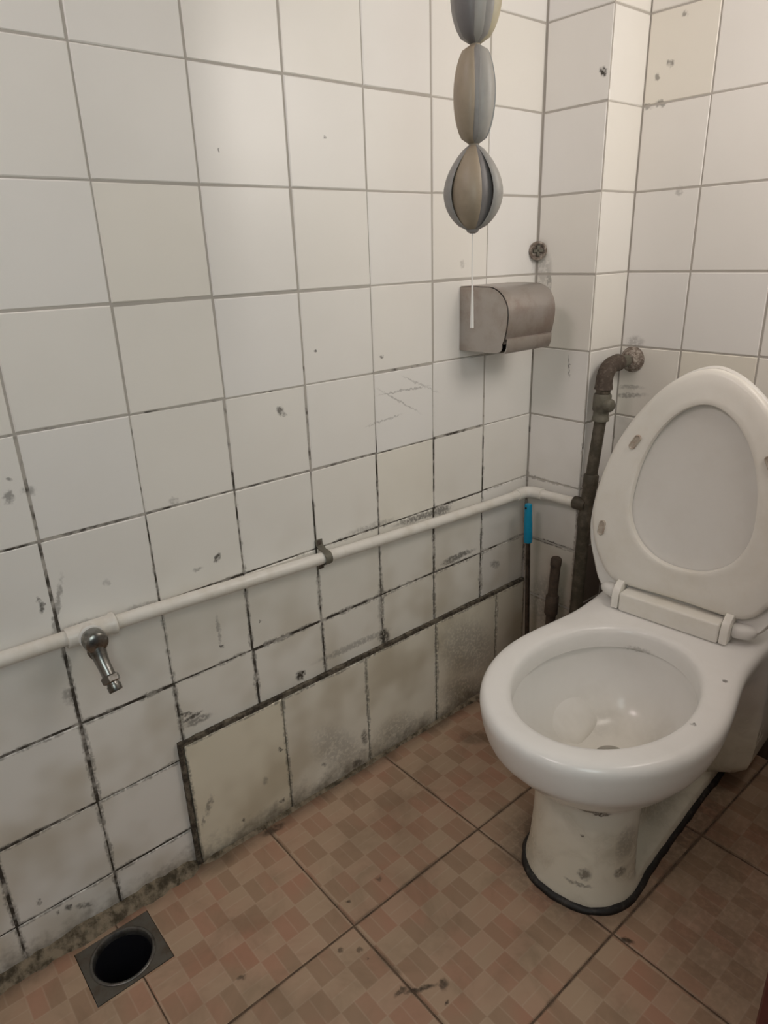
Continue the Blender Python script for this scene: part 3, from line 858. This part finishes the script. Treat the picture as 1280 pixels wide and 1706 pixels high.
for zz in (.0245, -.0245):
    bm = bmesh.new(); bm_lathe(bm, (.0025, 0, zz), (1, 0, 0), [(0, .005), (.002, .005), (.0035, .003)], 12)
    from_bm('screw', bm, M_rust, cl, smooth=True, angle=40)

# ------------------------------------------------------------------ tap
TY, TZ = -.1215, pz(-.1)
tp = tag(empty('water_tap', (.036, TY, TZ)), 'tarnished chrome bib tap hanging from the white wall pipe', 'tap')
o_ = tp.location
bm = bmesh.new()
bm_lathe(bm, (.0402, TY, TZ), (1, 0, -.04), [(0, .0125), (.001, .0160), (.006, .0172), (.018, .0172), (.0225, .0160), (.025, .0130), (.026, .006)], 24)
from_bm('valve_body', bm, M_chrome, tp, o_, True, 35)
bm = bmesh.new(); bm_box(bm, (.0405, TY - .012, TZ - .026), (.0600, TY + .010, TZ - .008), .004, 2)
from_bm('valve_base', bm, M_brass, tp, o_, True, 40)
bm = bmesh.new()
bm_tube(bm, arc((.054, TY, TZ - .008), (.060, TY, TZ - .024), (.072, TY + .002, TZ - .040), 8) + [(.079, TY + .003, TZ - .050)], [.0125, .0122, .0118, .0112, .0106, .0102, .0098, .0096, .0094, .0094], 20)
from_bm('spout', bm, M_chrome, tp, o_, True, 35)
sd = Vector((.007, .001, -.010)).normalized()
bm = bmesh.new(); p0 = Vector((.0775, TY + .003, TZ - .048))
u, v, w = frame_of(sd)
hexr = [.0, .0115, .0135, .0135, .0115]
bm_lathe(bm, p0, sd, [(0, .0105), (.002, .0133), (.010, .0133), (.012, .0108)], 6)
from_bm('hose_nut', bm, M_chrome, tp, o_)
bm = bmesh.new(); bm_lathe(bm, p0 + sd * .011, sd, [(0, .0085), (.004, .0088), (.0045, .0100), (.013, .0100), (.0145, .009), (.0145, .006), (.006, .0058)], 20)
from_bm('hose_nozzle', bm, M_chrome, tp, o_, True, 35)

# ------------------------------------------------------------------ toilet paper holder
th = tag(empty('paper_holder', (0, .765, .935)), 'dull stainless steel toilet paper holder on the wall beside the corner', 'paper holder')
PY0, PY1 = .691, .836
def hprof(ins=0.0):
    pts = [(.0, .997), (.045, .998), (.075, .9975)]
    for a in range(80, -1, -10):
        t = math.radians(a); pts.append((.075 + .050 * math.cos(t), .9475 + .050 * math.sin(t)))
    pts += [(.1245, .935), (.1225, .920), (.1190, .905), (.114, .893)]
    return [(x - ins * (x > .05), z - ins * .8) for x, z in pts]
# cover: bent sheet with thickness
bm = bmesh.new()
outp, inp = hprof(), [(x - (.0012 if x > .09 else 0), z - .0012) for x, z in hprof()]
loop = outp + inp[::-1]
My = Matrix(((1, 0, 0, 0), (0, 0, 1, 0), (0, 1, 0, 0), (0, 0, 0, 1)))
bm_prism(bm, loop, PY0 + .0025, PY1, My)
from_bm('cover', bm, M_steel, th, th.location, True, 30)
# end plates
endp = [(.0, .873)] + [(.0, .995)] + [(x - .002, z - .002) for x, z in hprof()[1:]] + [(.112, .884), (.108, .8775), (.100, .8745), (.085, .873)]
for yy in (PY0, PY1 - .0015):
    bm = bmesh.new(); bm_prism(bm, endp, yy, yy + .002, My)
    from_bm('end_plate', bm, M_steel, th, th.location)
# hinged tear-off flap at the lower front
bm = bmesh.new()
fl = [(.1150, .9035), (.1205, .9005), (.1192, .884), (.1145, .8735), (.1130, .8742), (.1175, .8845), (.1188, .8995), (.1145, .902)]
bm_prism(bm, fl, PY0 + .006, PY1 - .001, My)
from_bm('tear_flap', bm, M_flap, th, th.location, True, 30)
bm = bmesh.new(); bm_prism(bm, [(.0, .8725), (.0, .8745), (.104, .8765), (.104, .8745)], PY0 + .002, PY1 - .002, My)
from_bm('bottom_plate', bm, M_rod, th, th.location)

# ------------------------------------------------------------------ capped pipe stub in the corner
cp = tag(empty('capped_outlet', (.004, .927, 1.057)), 'round rusty capped pipe outlet in the corner above the paper holder', 'pipe cap')
dcap = Vector((.75, -.66, 0)).normalized()
pc = Vector((.010, .920, 1.057))
bm = bmesh.new(); bm_lathe(bm, pc - dcap * .006, dcap, [(0, .0185), (.008, .0195), (.012, .0185), (.014, .0150), (.012, .0125), (.009, .0120)], 24)
from_bm('collar', bm, M_oldcap, cp, cp.location, True, 35)
bm = bmesh.new()
u = Vector((dcap.y, -dcap.x, 0)) * -1
Mc = Matrix(((u.x, 0, dcap.x, pc.x), (u.y, 0, dcap.y, pc.y), (0, 1, 0, pc.z), (0, 0, 0, 1)))
bm_box(bm, (-.011, -.003, .001), (.011, .003, .0085), .0008, 1, Mc)
bm_box(bm, (-.003, -.011, .001), (.003, .011, .0085), .0008, 1, Mc)
from_bm('cross_web', bm, M_greyfit, cp, cp.location)

# ------------------------------------------------------------------ dark iron riser with elbow
rs = tag(empty('iron_riser', (.181, .93, .4)), 'dark rusty iron riser pipe with elbow entering the back wall', 'pipe')
ro = rs.location
X0 = .181
bm = bmesh.new(); bm_lathe(bm, (X0, YB, .828), (0, -1, 0), [(-.002, .027), (.004, .0275), (.010, .023), (.018, .019), (.024, .0165)], 22)
from_bm('wall_collar', bm, M_oldcap, rs, ro, True, 40)
bm = bmesh.new(); bm_tube(bm, [(X0, YB - .015, .828), (X0, .985, .828)], .0125, 16)
from_bm('nipple', bm, M_greyfit, rs, ro, True, 40)
bm = bmesh.new()
bm_tube(bm, [(X0, .998, .828), (X0, .990, .828)] + arc((X0, .985, .828), (X0, .944, .828), (X0, .944, .790), 10) + [(X0, .944, .778)], [.0165, .0185] + [.0175] * 11 + [.0195], 20)
from_bm('elbow', bm, M_rust, rs, ro, True, 40)
bm = bmesh.new(); bm_tube(bm, [(X0, .944, .786), (X0, .943, .766)], .0155, 16)
from_bm('thread', bm, M_iron, rs, ro, True, 40)
bm = bmesh.new(); bm_lathe(bm, (X0, .943, .768), (0, -.02, -1), [(0, .0175), (.004, .0190), (.034, .0190), (.038, .0165), (.048, .0165), (.050, .0178), (.058, .0178), (.060, .013)], 20)
bm_lathe(bm, (X0 + .010, .941, .746), (1, -.2, 0), [(0, .014), (.014, .014), (.017, .0115), (.019, .006)], 18)
from_bm('union_valve', bm, M_greyfit, rs, ro, True, 40)
bm = bmesh.new(); bm_tube(bm, [(X0, .942, .712), (X0 - .001, .925, .585)], .0128, 16)
from_bm('riser', bm, M_iron, rs, ro, True, 40)
bm = bmesh.new(); bm_lathe(bm, (X0 - .001, .926, .592), (0, -.11, -1), [(0, .0145), (.003, .0165), (.030, .0165), (.033, .0150), (.090, .0150), (.093, .0165), (.12, .0165)], 18)
from_bm('coupling', bm, M_iron, rs, ro, True, 40)
bm = bmesh.new(); bm_lathe(bm, (.150, .911, zc + .005), (1, 0, 0), [(0, .0125), (.002, .0150), (.020, .0150), (.024, .0130), (.032, .0125)], 16)
from_bm('side_union', bm, M_iron, rs, ro, True, 40)
bm = bmesh.new(); bm_tube(bm, [(X0 - .001, .913, .48), (X0 - .002, .906, .25), (X0 - .002, .905, 0.0)], .0145, 16)
from_bm('lower_riser', bm, M_iron, rs, ro, True, 40)

# corroded stub standing in front of the boxed corner
st = tag(empty('pipe_stub', (.119, .893, 0)), 'short brown corroded pipe stub standing between brush and iron riser', 'pipe')
bm = bmesh.new(); bm_tube(bm, [(.119, .893, 0.0), (.120, .892, .25), (.127, .890, .365)], .0118, 16)
from_bm('stub_pipe', bm, M_brownpipe, st, st.location, True, 40)
bm = bmesh.new(); bm_lathe(bm, (.1265, .890, .362), (.06, 0, 1), [(0, .0120), (.002, .0128), (.018, .0128), (.0215, .0105), (.023, .005)], 18)
from_bm('end_cap', bm, M_brownpipe, st, st.location, True, 40)
bm = bmesh.new(); bm_lathe(bm, (.1195, .892, .23), (.04, 0, 1), [(0, .0140), (.004, .0160), (.050, .0155), (.054, .0125)], 18)
from_bm('socket', bm, M_brownpipe, st, st.location, True, 40)

# ------------------------------------------------------------------ blue-handled brush in the corner
br = tag(empty('toilet_brush', (.056, .890, 0)), 'toilet brush with bright blue grip and dark rod leaning in the corner', 'brush')
bo = br.location
pt, pb = Vector((.050, .876, .502)), Vector((.057, .892, .03))
ax = (pb - pt).normalized()
bm = bmesh.new(); bm_lathe(bm, pt, ax, [(0, .004), (.001, .0075), (.004, .0088), (.03, .0092), (.05, .0100), (.090, .0105), (.098, .0098), (.100, .006)], 18)
from_bm('grip', bm, M_blue, br, bo, True, 40)['label'] = 'bright blue plastic grip'
bm = bmesh.new(); bm_lathe(bm, pt + ax * .009 - Vector((-.0, .0088, 0)), (.4, -1, .1), [(-.001, .0026), (.0012, .0026)], 10)
from_bm('hanging_hole', bm, M_hole, br, bo)
bm = bmesh.new(); bm_tube(bm, [pt + ax * .098, pb - ax * .06], .0058, 12)
from_bm('rod', bm, M_rod, br, bo, True, 40)
bm = bmesh.new(); bm_lathe(bm, pb - ax * .07, ax, [(0, .008), (.008, .022), (.05, .026), (.092, .020), (.0985, .008)], 16)
from_bm('bristle_head', bm, M_brist, br, bo, True, 40)

# ------------------------------------------------------------------ floor drain
fd = tag(empty('floor_drain', (.089, -.185, 0)), 'square steel floor drain with open dark round hole beside the left wall', 'drain')
cxd, cyd = .087, -.186
bm = bmesh.new()
n = 48; Rr = .0510
sq = []
hx0, hx1, hy0, hy1 = DR[0] + .001, DR[1] - .001, DR[2] + .001, DR[3] - .001
for k in range(n):
    a = 2 * PI * k / n; c, s = math.cos(a), math.sin(a)
    t = min(((hx1 - cxd) / c if c > 1e-6 else (hx0 - cxd) / c if c < -1e-6 else 9), ((hy1 - cyd) / s if s > 1e-6 else (hy0 - cyd) / s if s < -1e-6 else 9))
    sq.append((cxd + c * t, cyd + s * t))
for cx_, cy_ in ((hx0, hy0), (hx1, hy0), (hx1, hy1), (hx0, hy1)):
    j = min(range(n), key=lambda i: (sq[i][0] - cx_) ** 2 + (sq[i][1] - cy_) ** 2); sq[j] = (cx_, cy_)
L4 = [[], [], [], []]
for k in range(n):
    a = 2 * PI * k / n
    ci = (cxd + Rr * math.cos(a), cyd + Rr * math.sin(a))
    L4[0].append(bm.verts.new((*sq[k], -.006))); L4[1].append(bm.verts.new((*sq[k], .0006)))
    L4[2].append(bm.verts.new((*ci, .0002))); L4[3].append(bm.verts.new((*ci, -.006)))
for j in range(4):
    a, b = L4[j], L4[(j + 1) % 4]
    for k in range(n): bm.faces.new((a[k], a[(k + 1) % n], b[(k + 1) % n], b[k]))
from_bm('plate', bm, M_plate, fd, fd.location)
bm = bmesh.new(); bm_lathe(bm, (cxd, cyd, 0), (0, 0, 1), [(-.008, .0512), (.0012, .0515), (.0022, .0500), (.0016, .0470), (-.002, .0445), (-.012, .0440), (-.012, .050)], 48, caps=False)
from_bm('ring', bm, M_ring, fd, fd.location, True, 40)
bm = bmesh.new(); bm_lathe(bm, (cxd, cyd, -.105), (0, 0, 1), [(0, .030), (.0, .0400), (.095, .0440), (.097, .0445), (.097, .0460), (-.002, .042), (-.002, .03)], 40, caps=True)
from_bm('pot', bm, M_hole, fd, fd.location, True, 40)

# ------------------------------------------------------------------ hanging string of bulging strips
HX, HY = .350, .3455
hg = tag(empty('hanging_ornament', (HX, HY, 1.085)), 'hanging string of tied cloth strip bulges with a white cord end', 'ornament')
ho = hg.location
def strip(bm, z0, z1, R_, ang, wid, pw, dx=0, dy=0, thick=.0022, bulge=.5):
    n = 16; prev = None
    rd = Vector((math.cos(ang), math.sin(ang), 0)); tg = Vector((-rd.y, rd.x, 0))
    for i in range(n + 1):
        t = i / n
        s = math.sin(PI * (t ** bulge_exp(bulge)))
        r = .005 + (R_ - .005) * max(0, s) ** pw
        w = .004 + wid * max(0, s) ** .7
        c = Vector((HX + dx, HY + dy, z1 + (z0 - z1) * t))
        row = []
        m_ = 6
        for side in (0, 1):
            for j in (range(m_ + 1) if side == 0 else range(m_, -1, -1)):
                a = (j / m_ - .5) * 2
                cr = r - (w * .42) * a * a - (thick if side else 0)
                row.append(bm.verts.new(c + rd * max(cr, .001) + tg * (a * w)))
        if prev:
            for k in range(len(row)): bm.faces.new((prev[k], prev[(k + 1) % len(row)], row[(k + 1) % len(row)], row[k]))
        else: bm.faces.new(row)
        prev = row
    bm.faces.new(prev[::-1])
def bulge_exp(b): return math.log(.5) / math.log(b)
camdir = math.atan2(-.35254 - HY, .99226 - HX)          # bearing from the ornament towards the doorway
SEG = [ # z0, z1, radius, strips (bearing offset, half width, material, radius factor), power, bulge
    (1.0865, 1.1845, .036, [(-1.42, .0098, 2, 1.03), (-.46, .0170, 0, .82), (.44, .0150, 4, .76), (1.32, .0105, 5, 1.04), (2.75, .012, 2, .55), (-2.4, .012, 0, .55)], .62, .56),
    (1.1840, 1.2880, .0255, [(-1.20, .0125, 0, 1.0), (-.62, .0100, 0, 1.04), (-.02, .0070, 4, .74), (.42, .0080, 2, .96), (.80, .0090, 5, 1.04), (1.32, .0120, 3, 1.0), (2.1, .014, 2, .95), (2.9, .014, 0, .95), (-2.0, .014, 2, .95)], .40, .5),
    (1.2875, 1.4000, .0295, [(-1.3, .0145, 2, 1.0), (-.66, .0120, 4, 1.02), (-.08, .0080, 4, .72), (.38, .0100, 5, .96), (.80, .0090, 2, 1.0), (1.30, .0135, 1, 1.04), (1.9, .016, 1, .95), (2.9, .016, 0, .95), (-2.1, .016, 2, .95)], .45, .55),
    (1.3995, 1.512, .029, [(-1.3, .0145, 0, 1.0), (-.66, .0120, 1, 1.02), (-.08, .0080, 4, .72), (.38, .0100, 2, .96), (.80, .0090, 5, 1.0), (1.30, .0135, 3, 1.04), (1.9, .016, 2, .95), (2.9, .016, 0, .95), (-2.1, .016, 2, .95)], .45, .5)]
for z0, z1, R_, ss, pw, bu in SEG:
    for off, wd, mi, rf in ss:
        bm = bmesh.new(); strip(bm, z0, z1, R_ * rf, camdir + off, wd, pw, bulge=bu)
        from_bm('cloth_strip', bm, M_strip[mi], hg, ho, True, 60)
    bm = bmesh.new(); bm_lathe(bm, (HX, HY, z1 - .004), (0, 0, 1), [(0, .004), (.002, .0062), (.006, .0062), (.008, .004)], 14)
    from_bm('tie', bm, M_strip[0], hg, ho, True, 40)
bm = bmesh.new(); bm_lathe(bm, (HX, HY, 1.0835), (0, 0, 1), [(0, .003), (.002, .007), (.008, .009), (.014, .007)], 14)
from_bm('end_knot', bm, M_strip[2], hg, ho, True, 40)
bm = bmesh.new(); bm_tube(bm, [(HX, HY, 1.088), (HX, HY, 1.03), (HX, HY + .001, 1.015), (HX, HY + .001, .967)], [.0009, .0009, .0013, .0026], 8)
from_bm('pull_cord', bm, M_cord, hg, ho, True, 40)['label'] = 'thin white cord end'
bm = bmesh.new(); bm_tube(bm, [(HX, HY, 1.508), (HX, HY, CEIL)], .0022, 8)
from_bm('suspension_cord', bm, M_cord, hg, ho, True, 40)
